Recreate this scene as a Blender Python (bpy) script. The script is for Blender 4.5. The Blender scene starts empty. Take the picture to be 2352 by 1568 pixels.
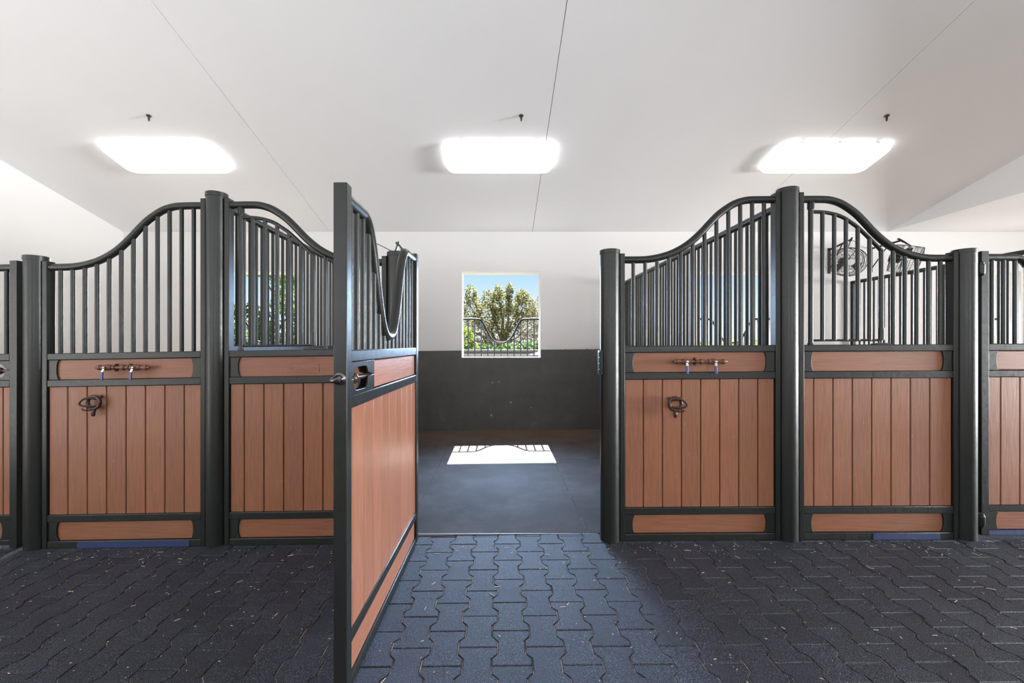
import bpy, math, random
from mathutils import Vector, Matrix
R = math.radians
rng = random.Random(7)
scene = bpy.context.scene
COL = scene.collection

# ------------------------------------------------------------------ helpers
SHEAR = 0.0        # rise of the rails along a panel: they follow the floor while the uprights stay plumb
class MB:
    """collects shapes; build() links them as ONE mesh object"""
    def __init__(s): s.v = []; s.f = []
    def add(s, vs, fs):
        b = len(s.v); s.v += [tuple(v) for v in vs]; s.f += [tuple(i + b for i in f) for f in fs]; return s
    def box(s, x0, x1, y0, y1, z0, z1):
        return s.add([(x0,y0,z0),(x1,y0,z0),(x1,y1,z0),(x0,y1,z0),(x0,y0,z1),(x1,y0,z1),(x1,y1,z1),(x0,y1,z1)],
                     [(0,3,2,1),(4,5,6,7),(0,1,5,4),(1,2,6,5),(2,3,7,6),(3,0,4,7)])
    def obox(s, c, ax, ay, az, hx, hy, hz):
        c = Vector(c); ax = Vector(ax).normalized()*hx; ay = Vector(ay).normalized()*hy; az = Vector(az).normalized()*hz
        vs = [c+a*ax+b*ay+d*az for d in (-1,1) for (a,b) in ((-1,-1),(1,-1),(1,1),(-1,1))]
        return s.add(vs, [(0,3,2,1),(4,5,6,7),(0,1,5,4),(1,2,6,5),(2,3,7,6),(3,0,4,7)])
    def tube(s, pts, r, n=12, caps=True):
        pts = [Vector(p) for p in pts]; m = len(pts)
        rs = r if isinstance(r, (list, tuple)) else [r]*m
        t0 = (pts[1]-pts[0]).normalized()
        a = Vector((0,0,1)) if abs(t0.z) < .9 else Vector((0,1,0))
        u = t0.cross(a).normalized(); prev = t0; vs = []
        for i, p in enumerate(pts):
            t = ((pts[min(i+1,m-1)]-pts[i]).normalized() + (pts[i]-pts[max(i-1,0)]).normalized())
            t = t.normalized() if t.length > 1e-9 else prev
            q = prev.rotation_difference(t); u = (q @ u); u = (u - t*u.dot(t)).normalized(); w = t.cross(u); prev = t
            for k in range(n):
                an = 2*math.pi*k/n
                vs.append(p + (u*math.cos(an) + w*math.sin(an))*rs[i])
        fs = [(i*n+k, i*n+(k+1)%n, (i+1)*n+(k+1)%n, (i+1)*n+k) for i in range(m-1) for k in range(n)]
        if caps: fs += [tuple(range(n-1,-1,-1)), tuple((m-1)*n+k for k in range(n))]
        return s.add(vs, fs)
    def cyl(s, p0, p1, r, n=16): return s.tube([p0, p1], r, n)
    def torus(s, c, ux, uy, ra, rb, r, n=28, m=8, a0=0, a1=360):
        c = Vector(c); ux = Vector(ux).normalized(); uy = Vector(uy).normalized()
        pts = [c + ux*ra*math.cos(R(a0+(a1-a0)*i/n)) + uy*rb*math.sin(R(a0+(a1-a0)*i/n)) for i in range(n+1)]
        if a1-a0 == 360: pts = pts[:-1] + [pts[0], pts[1]*.02+pts[0]*.98]
        return s.tube(pts, r, m)
    def lathe(s, prof, c, axis=(0,0,1), n=24):
        """prof: list of (radius, height along axis)"""
        c = Vector(c); ax = Vector(axis).normalized()
        a = Vector((1,0,0)) if abs(ax.x) < .9 else Vector((0,1,0))
        u = (a - ax*a.dot(ax)).normalized(); w = ax.cross(u); vs = []
        for r, h in prof:
            for k in range(n):
                an = 2*math.pi*k/n; vs.append(c + ax*h + (u*math.cos(an)+w*math.sin(an))*max(r,1e-5))
        m = len(prof)
        fs = [(i*n+k, i*n+(k+1)%n, (i+1)*n+(k+1)%n, (i+1)*n+k) for i in range(m-1) for k in range(n)]
        fs += [tuple(range(n-1,-1,-1)), tuple((m-1)*n+k for k in range(n))]
        return s.add(vs, fs)
    def prism(s, poly, fn, d0, d1):
        """poly: 2D outline, fn(u,v,d)->xyz"""
        n = len(poly)
        vs = [fn(u,v,d0) for u,v in poly] + [fn(u,v,d1) for u,v in poly]
        return s.add(vs, [tuple(range(n)), tuple(range(2*n-1,n-1,-1))] + [(i,(i+1)%n+0,(i+1)%n+n,i+n) for i in range(n)])
    def build(s, name, mat, parent=None, bevel=0, ang=38, recalc=True):
        if SHEAR: s.v = [(x, y, z+SHEAR*x) for x, y, z in s.v]
        me = bpy.data.meshes.new(name); me.from_pydata(s.v, [], s.f); me.update()
        if recalc:
            import bmesh
            bm = bmesh.new(); bm.from_mesh(me); bmesh.ops.recalc_face_normals(bm, faces=bm.faces); bm.to_mesh(me); bm.free()
        me.polygons.foreach_set('use_smooth', [True]*len(me.polygons))
        me.set_sharp_from_angle(angle=R(ang))
        me.materials.append(mat)
        o = bpy.data.objects.new(name, me); COL.objects.link(o)
        if parent: o.parent = parent
        if bevel:
            b = o.modifiers.new('bevel', 'BEVEL'); b.width = bevel; b.segments = 2; b.limit_method = 'ANGLE'; b.angle_limit = R(40)
        return o

def thing(name, label, cat, loc=(0,0,0), rot=(0,0,0), group=None):
    o = bpy.data.objects.new(name, None); COL.objects.link(o)
    o.location = loc; o.rotation_euler = rot; o.empty_display_size = .1
    return tag(o, label, cat, group)
def tag(o, label, cat, group=None, kind='thing'):
    o['label'] = label; o['category'] = cat; o['kind'] = kind
    if group: o['group'] = group
    return o
def struct(o): o['kind'] = 'structure'; return o
def dup(root, label=None, loc=None, rot=None):
    def cp(o, par):
        c = o.copy(); COL.objects.link(c); c.parent = par
        for ch in [k for k in COL.objects if k.parent == o and k is not c]: cp(ch, c)
        return c
    r = cp(root, None)
    if label: r['label'] = label
    if loc: r.location = loc
    if rot: r.rotation_euler = rot
    return r
def spline(pts, k=8):
    out = []; n = len(pts); P = [Vector(p) for p in pts]
    for i in range(n-1):
        p0 = P[max(i-1,0)]; p1 = P[i]; p2 = P[i+1]; p3 = P[min(i+2,n-1)]
        for j in range(k):
            t = j/k
            out.append(.5*((2*p1)+(p2-p0)*t+(2*p0-5*p1+4*p2-p3)*t*t+(3*p1-p0-3*p2+p3)*t**3))
    out.append(P[-1]); return out
def interp(tab, x):
    if x <= tab[0][0]: return tab[0][1]
    for (a, b), (c, d) in zip(tab, tab[1:]):
        if x <= c: return b + (d-b)*(x-a)/(c-a)
    return tab[-1][1]
def zf(x): return -.005 + .0103*x - .0012*x*x      # the floor falls gently to the left
def slope(x): return .0103 - .0024*x

# ------------------------------------------------------------------ materials
def mat(name, base=(.5,.5,.5), rough=.5, spec=.5, metal=0):
    m = bpy.data.materials.new(name); m.use_nodes = True
    b = m.node_tree.nodes['Principled BSDF']
    b.inputs['Base Color'].default_value = (*base, 1); b.inputs['Roughness'].default_value = rough
    b.inputs['Specular IOR Level'].default_value = spec; b.inputs['Metallic'].default_value = metal
    return m, m.node_tree.nodes, m.node_tree.links, b
def N(ns, t, **kw):
    n = ns.new(t)
    for k, v in kw.items(): setattr(n, k, v)
    return n
def noise(ns, ls, scale, detail=3, rough=.5, mapping=None, coord='Object'):
    tc = N(ns, 'ShaderNodeTexCoord'); mp = N(ns, 'ShaderNodeMapping')
    if mapping: mp.inputs['Scale'].default_value = mapping
    ls.new(tc.outputs[coord], mp.inputs['Vector'])
    n = N(ns, 'ShaderNodeTexNoise'); n.inputs['Scale'].default_value = scale; n.inputs['Detail'].default_value = detail; n.inputs['Roughness'].default_value = rough
    ls.new(mp.outputs[0], n.inputs['Vector']); return n
def ramp(ns, ls, src, stops):
    r = N(ns, 'ShaderNodeValToRGB'); e = r.color_ramp.elements
    e[0].position, e[0].color = stops[0][0], (*stops[0][1], 1)
    e[1].position, e[1].color = stops[-1][0], (*stops[-1][1], 1)
    for p, c in stops[1:-1]:
        k = e.new(p); k.color = (*c, 1)
    ls.new(src, r.inputs[0]); return r
def bump(ns, ls, src, b, strength, dist=.002, prev=None):
    n = N(ns, 'ShaderNodeBump'); n.inputs['Strength'].default_value = strength; n.inputs['Distance'].default_value = dist
    ls.new(src, n.inputs['Height'])
    if prev: ls.new(prev.outputs[0], n.inputs['Normal'])
    ls.new(n.outputs[0], b.inputs['Normal']); return n
def mix(ns, ls, fac, a, b2, mode='MIX'):
    n = N(ns, 'ShaderNodeMix', data_type='RGBA', blend_type=mode)
    if isinstance(fac, (int, float)): n.inputs[0].default_value = fac
    else: ls.new(fac, n.inputs[0])
    for i, v in ((6, a), (7, b2)):
        if isinstance(v, tuple): n.inputs[i].default_value = (*v, 1)
        else: ls.new(v, n.inputs[i])
    return n.outputs[2]

def metal_paint(name, base, rough=.36, b1=.12, chips=True):
    m, ns, ls, b = mat(name, base, rough, .42)
    n = noise(ns, ls, 35, 4, .6); n2 = noise(ns, ls, 160, 2)
    bp = bump(ns, ls, n.outputs[0], b, b1, .004); bump(ns, ls, n2.outputs[0], b, .06, .001, bp)
    r = ramp(ns, ls, n.outputs[0], [(.3, (rough-.05,)*3), (.75, (rough+.1,)*3)]); ls.new(r.outputs[0], b.inputs['Roughness'])
    if chips:
        n3 = noise(ns, ls, 260, 1); r3 = ramp(ns, ls, n3.outputs[0], [(.77, base), (.80, (.25,.25,.24))]); ls.new(r3.outputs[0], b.inputs['Base Color'])
    return m
BLACK = metal_paint('black_gloss_paint', (.012,.014,.0125), .34)
BLACK_ROUGH = metal_paint('black_lumpy_paint', (.010,.013,.011), .40, .55)
BLUE = metal_paint('blue_rail_tint', (.020,.035,.105), .5, .5)  # blue tint used on stretches of the bottom rails
BRONZE = metal_paint('brown_painted_iron', (.045,.022,.014), .32, .25, False)
COPPER = metal_paint('brown_painted_pipe', (.16,.065,.04), .38, .2, False)

def wood(name, base, along, worn=0.0):
    m, ns, ls, b = mat(name, base, .42, .45 if not worn else .65)
    sc = (14,14,.9) if along == 'z' else (.9,14,14)
    n = noise(ns, ls, 6, 6, .62, sc); n2 = noise(ns, ls, 2.2, 2, .5)
    dark = tuple(c*.80 for c in base); light = tuple(min(c*1.16, 1) for c in base)
    r = ramp(ns, ls, n.outputs[0], [(.28, dark), (.5, base), (.75, light)])
    geo = N(ns, 'ShaderNodeNewGeometry')
    rr = ramp(ns, ls, geo.outputs['Random Per Island'], [(0, (.90,.90,.92)), (1, (1.08,1.06,1.05))])
    c = mix(ns, ls, .8, r.outputs[0], rr.outputs[0], 'MULTIPLY')
    # pale nicks and dark knots with their own shape
    nk = noise(ns, ls, 28 if not worn else 22, 2 if not worn else 5, .5 if not worn else .65, ((3,3,.7) if not worn else (4,4,.35)) if along == 'z' else (.7,3,3))
    rk = ramp(ns, ls, nk.outputs[0], [(.715-worn*.16, (0,0,0)), (.75-worn*.10, (1-worn*.45,)*3)])
    c = mix(ns, ls, rk.outputs[0], c, (base[0]*1.45, base[1]*1.7, base[2]*1.9))
    vo = N(ns, 'ShaderNodeTexVoronoi'); vo.inputs['Scale'].default_value = 2.3
    tc = N(ns, 'ShaderNodeTexCoord'); ls.new(tc.outputs['Object'], vo.inputs['Vector'])
    rv = ramp(ns, ls, vo.outputs['Distance'], [(.012, (1,1,1)), (.022, (0,0,0))])
    c = mix(ns, ls, rv.outputs[0], c, (base[0]*.18, base[1]*.16, base[2]*.15))
    ls.new(c, b.inputs['Base Color'])
    bp = bump(ns, ls, n.outputs[0], b, .35, .0025)
    rg = ramp(ns, ls, n2.outputs[0], [(.3, (.36-.08*worn,)*3), (.7, (.5-.12*worn,)*3)]); ls.new(rg.outputs[0], b.inputs['Roughness'])
    return m
WB = (.222,.090,.047)
WOOD_V = wood('brown_painted_boards', WB, 'z'); WOOD_H = wood('brown_painted_plank', WB, 'x')
WOOD_VW = wood('worn_brown_boards', (.27,.115,.068), 'z', .8); WOOD_HW = wood('worn_brown_plank', (.27,.115,.068), 'x', .6)

def plaster(name, base):
    m, ns, ls, b = mat(name, base, .85, .2)
    n = noise(ns, ls, 60, 5, .6); n2 = noise(ns, ls, .7, 3)
    bump(ns, ls, n.outputs[0], b, .12, .003)
    r = ramp(ns, ls, n2.outputs[0], [(.3, tuple(c*.97 for c in base)), (.7, base)]); ls.new(r.outputs[0], b.inputs['Base Color'])
    return m
WALL = plaster('warm_white_plaster', (.74,.735,.722)); CEIL = plaster('white_ceiling_sheet', (.88,.89,.905))
JOINT = mat('grey_joint', (.16,.16,.16), .9)[0]

def rubber_wall():
    m, ns, ls, b = mat('black_rubber_sheet', (.03,.031,.03), .55, .4)
    n = noise(ns, ls, 3, 6, .7); r = ramp(ns, ls, n.outputs[0], [(.35, (.080,.083,.080)), (.6, (.105,.107,.104)), (.78, (.15,.15,.147))])
    ls.new(r.outputs[0], b.inputs['Base Color']); n2 = noise(ns, ls, 220, 2); bump(ns, ls, n2.outputs[0], b, .2, .002); return m
RUBBER = rubber_wall()

def floor_rubber():
    m, ns, ls, b = mat('blue_grey_rubber_mat', (.07,.075,.1), .75, .14)
    n = noise(ns, ls, 2.2, 6, .65); n1 = noise(ns, ls, 40, 3, .6, (1,3,1))
    r = ramp(ns, ls, n.outputs[0], [(.3, (.050,.044,.042)), (.5, (.068,.061,.060)), (.72, (.098,.089,.086))])
    # brown dust along the back wall
    tc = N(ns, 'ShaderNodeTexCoord'); sp = N(ns, 'ShaderNodeSeparateXYZ'); ls.new(tc.outputs['Object'], sp.inputs[0])
    ad = N(ns, 'ShaderNodeMath', operation='MULTIPLY_ADD'); ls.new(n.outputs[0], ad.inputs[0]); ad.inputs[1].default_value = 1.6; ls.new(sp.outputs['Y'], ad.inputs[2])
    mr = N(ns, 'ShaderNodeMapRange'); mr.inputs['From Min'].default_value = 6.3; mr.inputs['From Max'].default_value = 7.5; ls.new(ad.outputs[0], mr.inputs['Value'])
    c = mix(ns, ls, mr.outputs[0], r.outputs[0], (.15,.105,.075))
    r2 = ramp(ns, ls, n1.outputs[0], [(.70, (0,0,0)), (.76, (1,1,1))])
    c = mix(ns, ls, r2.outputs[0], c, (.17,.165,.17)); ls.new(c, b.inputs['Base Color'])
    # moulded pips, worn away towards the middle of the stall
    chk = []
    for ax in ('X', 'Y'):
        mu = N(ns, 'ShaderNodeMath', operation='MULTIPLY'); ls.new(sp.outputs[ax], mu.inputs[0]); mu.inputs[1].default_value = 2*math.pi/.0145
        si = N(ns, 'ShaderNodeMath', operation='SINE'); ls.new(mu.outputs[0], si.inputs[0]); chk.append(si)
    pr = N(ns, 'ShaderNodeMath', operation='MULTIPLY'); ls.new(chk[0].outputs[0], pr.inputs[0]); ls.new(chk[1].outputs[0], pr.inputs[1])
    wr = N(ns, 'ShaderNodeMapRange'); wr.inputs['From Min'].default_value = 4.3; wr.inputs['From Max'].default_value = 3.3; ls.new(sp.outputs['Y'], wr.inputs['Value'])
    pw = N(ns, 'ShaderNodeMath', operation='MULTIPLY'); ls.new(pr.outputs[0], pw.inputs[0]); ls.new(wr.outputs[0], pw.inputs[1])
    bp = bump(ns, ls, pw.outputs[0], b, .7, .003); n2 = noise(ns, ls, 150, 3); bump(ns, ls, n2.outputs[0], b, .25, .002, bp)
    return m
MATF = floor_rubber()

def paver():
    m, ns, ls, b = mat('blue_grey_rubber_paver', (.06,.068,.1), .62, .35)
    n = noise(ns, ls, 330, 2, .6); n2 = noise(ns, ls, 2.5, 5, .7)
    r = ramp(ns, ls, n.outputs[0], [(.36, (.002,.0024,.0035)), (.5, (.0150,.0172,.0285)), (.60, (.053,.062,.098)), (.70, (.25,.27,.31))])
    geo = N(ns, 'ShaderNodeNewGeometry')
    rr = ramp(ns, ls, geo.outputs['Random Per Island'], [(0, (.78,.78,.80)), (1, (1.14,1.12,1.1))])
    c = mix(ns, ls, 1.0, r.outputs[0], rr.outputs[0], 'MULTIPLY')
    r2 = ramp(ns, ls, n2.outputs[0], [(.35, (.8,.8,.82)), (.7, (1.15,1.15,1.15))])
    c = mix(ns, ls, .8, c, r2.outputs[0], 'MULTIPLY'); ls.new(c, b.inputs['Base Color'])
    bump(ns, ls, n.outputs[0], b, .9, .004)
    return m
PAVER = paver()
def sand():
    m, ns, ls, b = mat('sandy_joint_dirt', (.12,.09,.07), .95, .1)
    n = noise(ns, ls, 9, 5, .7); r = ramp(ns, ls, n.outputs[0], [(.36, (.04,.033,.029)), (.5, (.20,.155,.12)), (.66, (.50,.42,.34))]); ls.new(r.outputs[0], b.inputs['Base Color']); return m
SAND = sand()
STRAW = mat('straw', (.55,.47,.36), .8, .2)[0]
STEEL = mat('brushed_steel', (.42,.41,.40), .3, .5, 1)[0]
DARKSTEEL = mat('dark_polished_steel', (.20,.20,.195), .24, .5, 1)[0]
BLUEGRIP = mat('blue_vinyl_grip', (.06,.075,.20), .4)[0]
WIRE = mat('dark_wire', (.035,.035,.035), .4, .5)[0]
ALU = mat('worn_aluminium_strip', (.26,.25,.24), .5, .5)[0]
BRASS = mat('dull_zinc_screw', (.35,.34,.32), .4, .5, .8)[0]
OFFW = mat('white_enamel', (.8,.8,.8), .4)[0]
def emit(name, col, st):
    m = bpy.data.materials.new(name); m.use_nodes = True; ns = m.node_tree.nodes
    b = ns['Principled BSDF']; b.inputs['Base Color'].default_value = (.9,.9,.9,1); b.inputs['Emission Color'].default_value = (*col,1); b.inputs['Emission Strength'].default_value = st
    return m
LENS = emit('lit_acrylic_lens', (1,.99,.98), 2.8)
def leaf(name, cols, tr=.5):
    m, ns, ls, b = mat(name, cols[1], .55, .3)
    geo = N(ns, 'ShaderNodeNewGeometry'); r = ramp(ns, ls, geo.outputs['Random Per Island'], [(0, cols[0]), (.5, cols[1]), (1, cols[2])])
    ls.new(r.outputs[0], b.inputs['Base Color'])
    t = N(ns, 'ShaderNodeBsdfTranslucent'); ls.new(r.outputs[0], t.inputs['Color'])
    mx = N(ns, 'ShaderNodeMixShader'); mx.inputs[0].default_value = tr; ls.new(b.outputs[0], mx.inputs[1]); ls.new(t.outputs[0], mx.inputs[2])
    ls.new(mx.outputs[0], ns['Material Output'].inputs[0]); return m
LEAF_OAK = leaf('olive_leaves', [(.025,.034,.012),(.11,.115,.040),(.27,.25,.11)])
LEAF_LIME = leaf('lime_leaves', [(.05,.10,.012),(.12,.19,.02),(.26,.30,.05)])
LEAF_DEEP = leaf('deep_green_leaves', [(.012,.035,.01),(.04,.09,.02),(.12,.19,.05)])
TWIG_PINK = leaf('pale_pink_twigs', [(.16,.12,.09),(.24,.19,.14),(.34,.28,.22)], .2)
PETAL = leaf('pink_petals', [(.35,.12,.26),(.5,.3,.4),(.6,.55,.5)], .4)
BARK = mat('grey_bark', (.10,.08,.065), .9)[0]
GROUND = mat('garden_soil', (.10,.09,.06), .95)[0]
SLATE = mat('dark_blue_grey_paint', (.010,.012,.018), .6)[0]

# ------------------------------------------------------------------ the setting
YB = 6.775; ZE = 3.107; PITCH = .25; XL = -5.91; XV = 6.11; YR = .9; ZR = ZE + PITCH*(YB-YR); XR = 17.0; YF = -4.2
def zc(y): return ZE + PITCH*(YB-y) if y >= YR else ZR - PITCH*(YR-y)
WIN = [(-4.43,-3.20), (-.588,.643), (3.155,4.386), (6.97,8.20)]; WZ0, WZ1 = 1.137, 2.485; WT = .35
w = MB(); xs = [XL-.3]
for a, b in WIN: xs += [a, b]
xs.append(XR+.3)
for i in range(0, len(xs), 2): w.box(xs[i], xs[i+1], YB, YB+WT, -.3, ZE+.12)
for a, b in WIN: w.box(a, b, YB, YB+WT, -.3, WZ0); w.box(a, b, YB, YB+WT, WZ1, ZE+.12)
struct(w.build('wall_back', WALL))
def gable(name, x0, x1, oy0, oy1, oz, zbase=-.3, top=True):
    pts = [(YB+.02,zbase),(YB+.02,ZE+.01),(YR,ZR+.01),(YF-.02,zc(YF)+.01),(YF-.02,zbase),(oy0,zbase),(oy0,oz),(oy1,oz),(oy1,zbase)]
    return struct(MB().prism(pts, lambda u,v,d: (d,u,v), x0, x1).build(name, WALL))
gable('wall_left', XL-.3, XL, -1.7, 1.75, 2.95)
struct(MB().prism([(YB-.2,ZE+.058),(YR,ZR+.01),(YF,zc(YF)+.01),(YF,ZE+.058)], lambda u,v,d: (d,u,v), XV, XV+.12).build('wall_gable', CEIL))
wr = MB(); wr.box(XR, XR+.3, YF, -1.7, -.3, ZE+.1); wr.box(XR, XR+.3, 1.9, YB, -.3, ZE+.1); wr.box(XR, XR+.3, -1.7, 1.9, 2.95, ZE+.1)
struct(wr.build('wall_right', WALL))
struct(MB().box(XL-.3, XR+.3, YF-.3, YF, 1.35, 4.2).build('wall_front', WALL))
struct(MB().box(XL-.3, XR+.3, YF-.3, YF, -.3, 1.35).build('trim_1', mat('dark_brown_boards', (.05,.027,.017), .6)[0]))     # brown boarding behind the viewer
# ceiling: sheets with open joints, a grey deck above; the flat lower ceiling to the right
c = MB(); seams = [XL, -2.67, .52, 3.65, XV+.05]
for a, b in zip(seams, seams[1:]):
    for (y0, y1) in ((YR, YB+.2), (YF-.2, YR)):
        a2, b2 = a+.0028, b-.0028
        c.add([(a2,y0,zc(y0)),(b2,y0,zc(y0)),(b2,y1,zc(y1)),(a2,y1,zc(y1)),(a2,y0,zc(y0)+.02),(b2,y0,zc(y0)+.02),(b2,y1,zc(y1)+.02),(a2,y1,zc(y1)+.02)],
              [(0,3,2,1),(4,5,6,7),(0,1,5,4),(1,2,6,5),(2,3,7,6),(3,0,4,7)])
c.box(XV-.004, XR+.3, YF-.2, YB+.2, ZE, ZE+.06)
ceil = struct(c.build('ceiling', CEIL))
d = MB()
for (y0, y1) in ((YR, YB+.35), (YF-.3, YR)):
    d.add([(XL-.3,y0,zc(y0)+.03),(XV+.2,y0,zc(y0)+.03),(XV+.2,y1,zc(y1)+.03),(XL-.3,y1,zc(y1)+.03),(XL-.3,y0,zc(y0)+.09),(XV+.2,y0,zc(y0)+.09),(XV+.2,y1,zc(y1)+.09),(XL-.3,y1,zc(y1)+.09)],
          [(0,3,2,1),(4,5,6,7),(0,1,5,4),(1,2,6,5),(2,3,7,6),(3,0,4,7)])
d.build('roof_deck', JOINT, ceil)

# floor: sandy bed that carries the rubber pavers
fb = MB(); nx = 120
for i in range(nx):
    x0 = XL-.3 + (XR-XL+.6)*i/nx; x1 = XL-.3 + (XR-XL+.6)*(i+1)/nx
    fb.add([(x0,YF-.2,zf(x0)-.0055),(x1,YF-.2,zf(x1)-.0055),(x1,YB+.1,zf(x1)-.0055),(x0,YB+.1,zf(x0)-.0055)], [(0,1,2,3)])
floor = struct(fb.build('floor', SAND, recalc=False))
PX, PL, PA, PT = .1475, .2195, .0132, .030; YEDGE = 3.040
pv = MB()
def paver_outline(xc, y0, d):
    q = [(PA,0),(PA,PL/4-PT/2),(-PA,PL/4+PT/2),(-PA,3*PL/4-PT/2),(PA,3*PL/4+PT/2),(PA,PL)]
    def yy(v): return min(max(y0+v, y0+d), y0+PL-d)
    right = [(xc+PX/2+a-d, yy(v)) for a, v in q]; left = [(xc-PX/2-a+d, yy(v)) for a, v in reversed(q)]
    return [(x, min(y, YEDGE)) for x, y in right+left]
for i in range(-38, 62):
    xc = -.0945 + i*PX
    off = 2.129 + (PL/2 if i % 2 else 0)
    for k in range(-12, 5):
        y0 = off + k*PL
        if y0 > YEDGE-.02: continue
        dz = rng.uniform(-.0012, .0012)
        A = paver_outline(xc, y0, .0050); B = paver_outline(xc, y0, .0022); n = len(A)
        vs = [(x,y,zf(x)+dz) for x,y in A] + [(x,y,zf(x)+dz-.004) for x,y in B] + [(x,y,zf(x)-.013) for x,y in B]
        pv.add(vs, [tuple(range(n))] + [(j+n,(j+1)%n+n,(j+1)%n,j) for j in range(n)] + [(j+2*n,(j+1)%n+2*n,(j+1)%n+n,j+n) for j in range(n)])
pv.build('paving', PAVER, floor, recalc=False, ang=25)
struct(MB().box(-.62, .69, YEDGE, YEDGE+.006, -.03, .0015).build('trim_2', ALU))

# straw and grit scattered over the pavers
sb = MB()
for i in range(620):
    x = rng.uniform(-3.6, 4.2); y = rng.uniform(1.5, 2.88)
    if rng.random() < .35: y = 2.89 - abs(rng.gauss(0,.12))
    if any((x-q)**2+(y-2.95)**2 < .011 for q in (-3.168,-1.934,-.7,.756,1.971,3.18)) or (abs(x+.6) < .06 and y > 1.55): continue
    L = rng.choice([.002,.0025,.003,.004,.006,.014]) * rng.uniform(.6,1.3); a = rng.uniform(0, math.pi); W2 = min(L, rng.uniform(.0009,.0018))
    sb.obox((x,y,zf(x)+.0022), (math.cos(a),math.sin(a),0), (-math.sin(a),math.cos(a),0), (0,0,1), L, W2, .001)
tag(sb.build('straw_litter', STRAW, recalc=False), 'pale straw bits and grit scattered over the dark paver floor', 'litter', kind='stuff')

# ------------------------------------------------------------------ floor mats in the open stall
def floor_mat(x0, x1, y0, y1, label):
    m = MB(); k = 8; g = .0025
    xs = [x0+g+(x1-x0-2*g)*i/k for i in range(k+1)]
    for xa, xb in zip(xs, xs[1:]):
        m.add([(xa,y0+g,zf(xa)-.010),(xb,y0+g,zf(xb)-.010),(xb,y1-g,zf(xb)-.010),(xa,y1-g,zf(xa)-.010),(xa,y0+g,zf(xa)),(xb,y0+g,zf(xb)),(xb,y1-g,zf(xb)),(xa,y1-g,zf(xa))],
              [(4,5,6,7),(0,1,5,4),(2,3,7,6)] + ([(3,0,4,7)] if xa == xs[0] else []) + ([(1,2,6,5)] if xb == xs[-1] else []))
    return tag(m.build('rubber_floor_mat', MATF, recalc=False), label, 'floor mat', 'rubber mats on the floor of the open stall')
YM = 5.03
floor_mat(-.672, .627, YEDGE+.01, YM, 'wide blue-grey rubber floor mat just inside the open stall doorway')
floor_mat(-.672, .627, YM, YB-.03, 'brown-dusted rubber floor mat below the middle window, striped by sunlight')
floor_mat(.627, 1.93, YEDGE+.01, YM, 'blue-grey rubber floor mat right of the doorway mat, behind the low post')
floor_mat(.627, 1.93, YM, YB-.03, 'dusty rubber floor mat in the right back corner of the open stall')
floor_mat(-1.90, -.672, YEDGE+.01, YM, 'blue-grey rubber floor mat left of the doorway mat, beside the open door')
floor_mat(-1.90, -.672, YM, YB-.03, 'dusty rubber floor mat in the left back corner, beyond the open door')

# ------------------------------------------------------------------ rubber sheets on the back wall
def wall_mat(poly, label, screws):
    t = thing('rubber_wall_mat', label, 'wall mat', (0, YB-.022, 0), group='black rubber sheets on the back wall')
    MB().prism(poly, lambda u,v,d: (u,d,v), 0, .022).build('sheet', RUBBER, t, .003)
    for (x, z, r, bright) in screws:
        MB().lathe([(r,0),(r,.002),(r*.6,.0045),(r*.3,.005)], (x,0,z), (0,-1,0), 12).build('screw', BRASS if bright else RUBBER, t)
zt = 1.253
wall_mat([(-1.88,-.05),(-.064,-.03),(-.064,WZ0-.006),(-.596,WZ0-.006),(-.596,zt-.012),(-1.88,zt-.025)],
         'black rubber sheet on the back wall, left of the seam under the middle window',
         [(-.965,1.218,.015,0),(-.655,1.22,.014,0),(-.655,1.09,.014,0),(-.11,1.118,.012,1),(-.11,.735,.014,1),(-.125,.225,.018,1),(-1.18,.575,.012,0)])
wall_mat([(-.060,-.03),(1.92,-.02),(1.92,zt+.012),(.651,zt+.002),(.651,WZ0-.006),(-.060,WZ0-.006)],
         'black rubber sheet on the back wall, right of the seam under the middle window',
         [(.715,1.24,.014,0),(.715,1.07,.014,0),(1.035,1.25,.015,0),(1.375,1.255,.015,0),(-.01,.75,.013,1),(.18,.43,.016,1),(.5,.35,.009,1)])

# ------------------------------------------------------------------ posts
def post(x, h, label, extra=None):
    t = thing('stall_post', label, 'post', (x, 2.95, zf(x)-.008), group='round black posts of the stall fronts')
    MB().cyl((0,0,0), (0,0,h-.028), .0645, 40).build('pole', BLACK, t)
    MB().lathe([(.0685,h-.028),(.0685,h-.003),(.066,h)], (0,0,0), n=40).build('cap', BLACK, t)
    return t
post(-3.168, 1.995, 'short black round post at the far left, beside the closed left door')
post(-1.934, 2.405, 'tall black round post between the two front panels left of the open door')
p910 = post(-.700, 1.985, 'short black round post behind the open door, carrying its hinges')
p1402 = post(.756, 1.985, 'short black round post at the right edge of the open doorway')
post(1.971, 2.395, 'tall black round post between the two front panels right of the doorway')
post(3.180, 1.975, 'short black round post at the far right, beside the closed right door')
sp = MB(); sp.box(-.078,-.055,-.035,.02,1.135,1.30)
for k in range(4): sp.cyl((-.077,-.036,1.14+k*.039), (-.077,-.036,1.172+k*.039), .008, 10)
sp.build('strike_plate', BLACK, p1402, .002)
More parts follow.
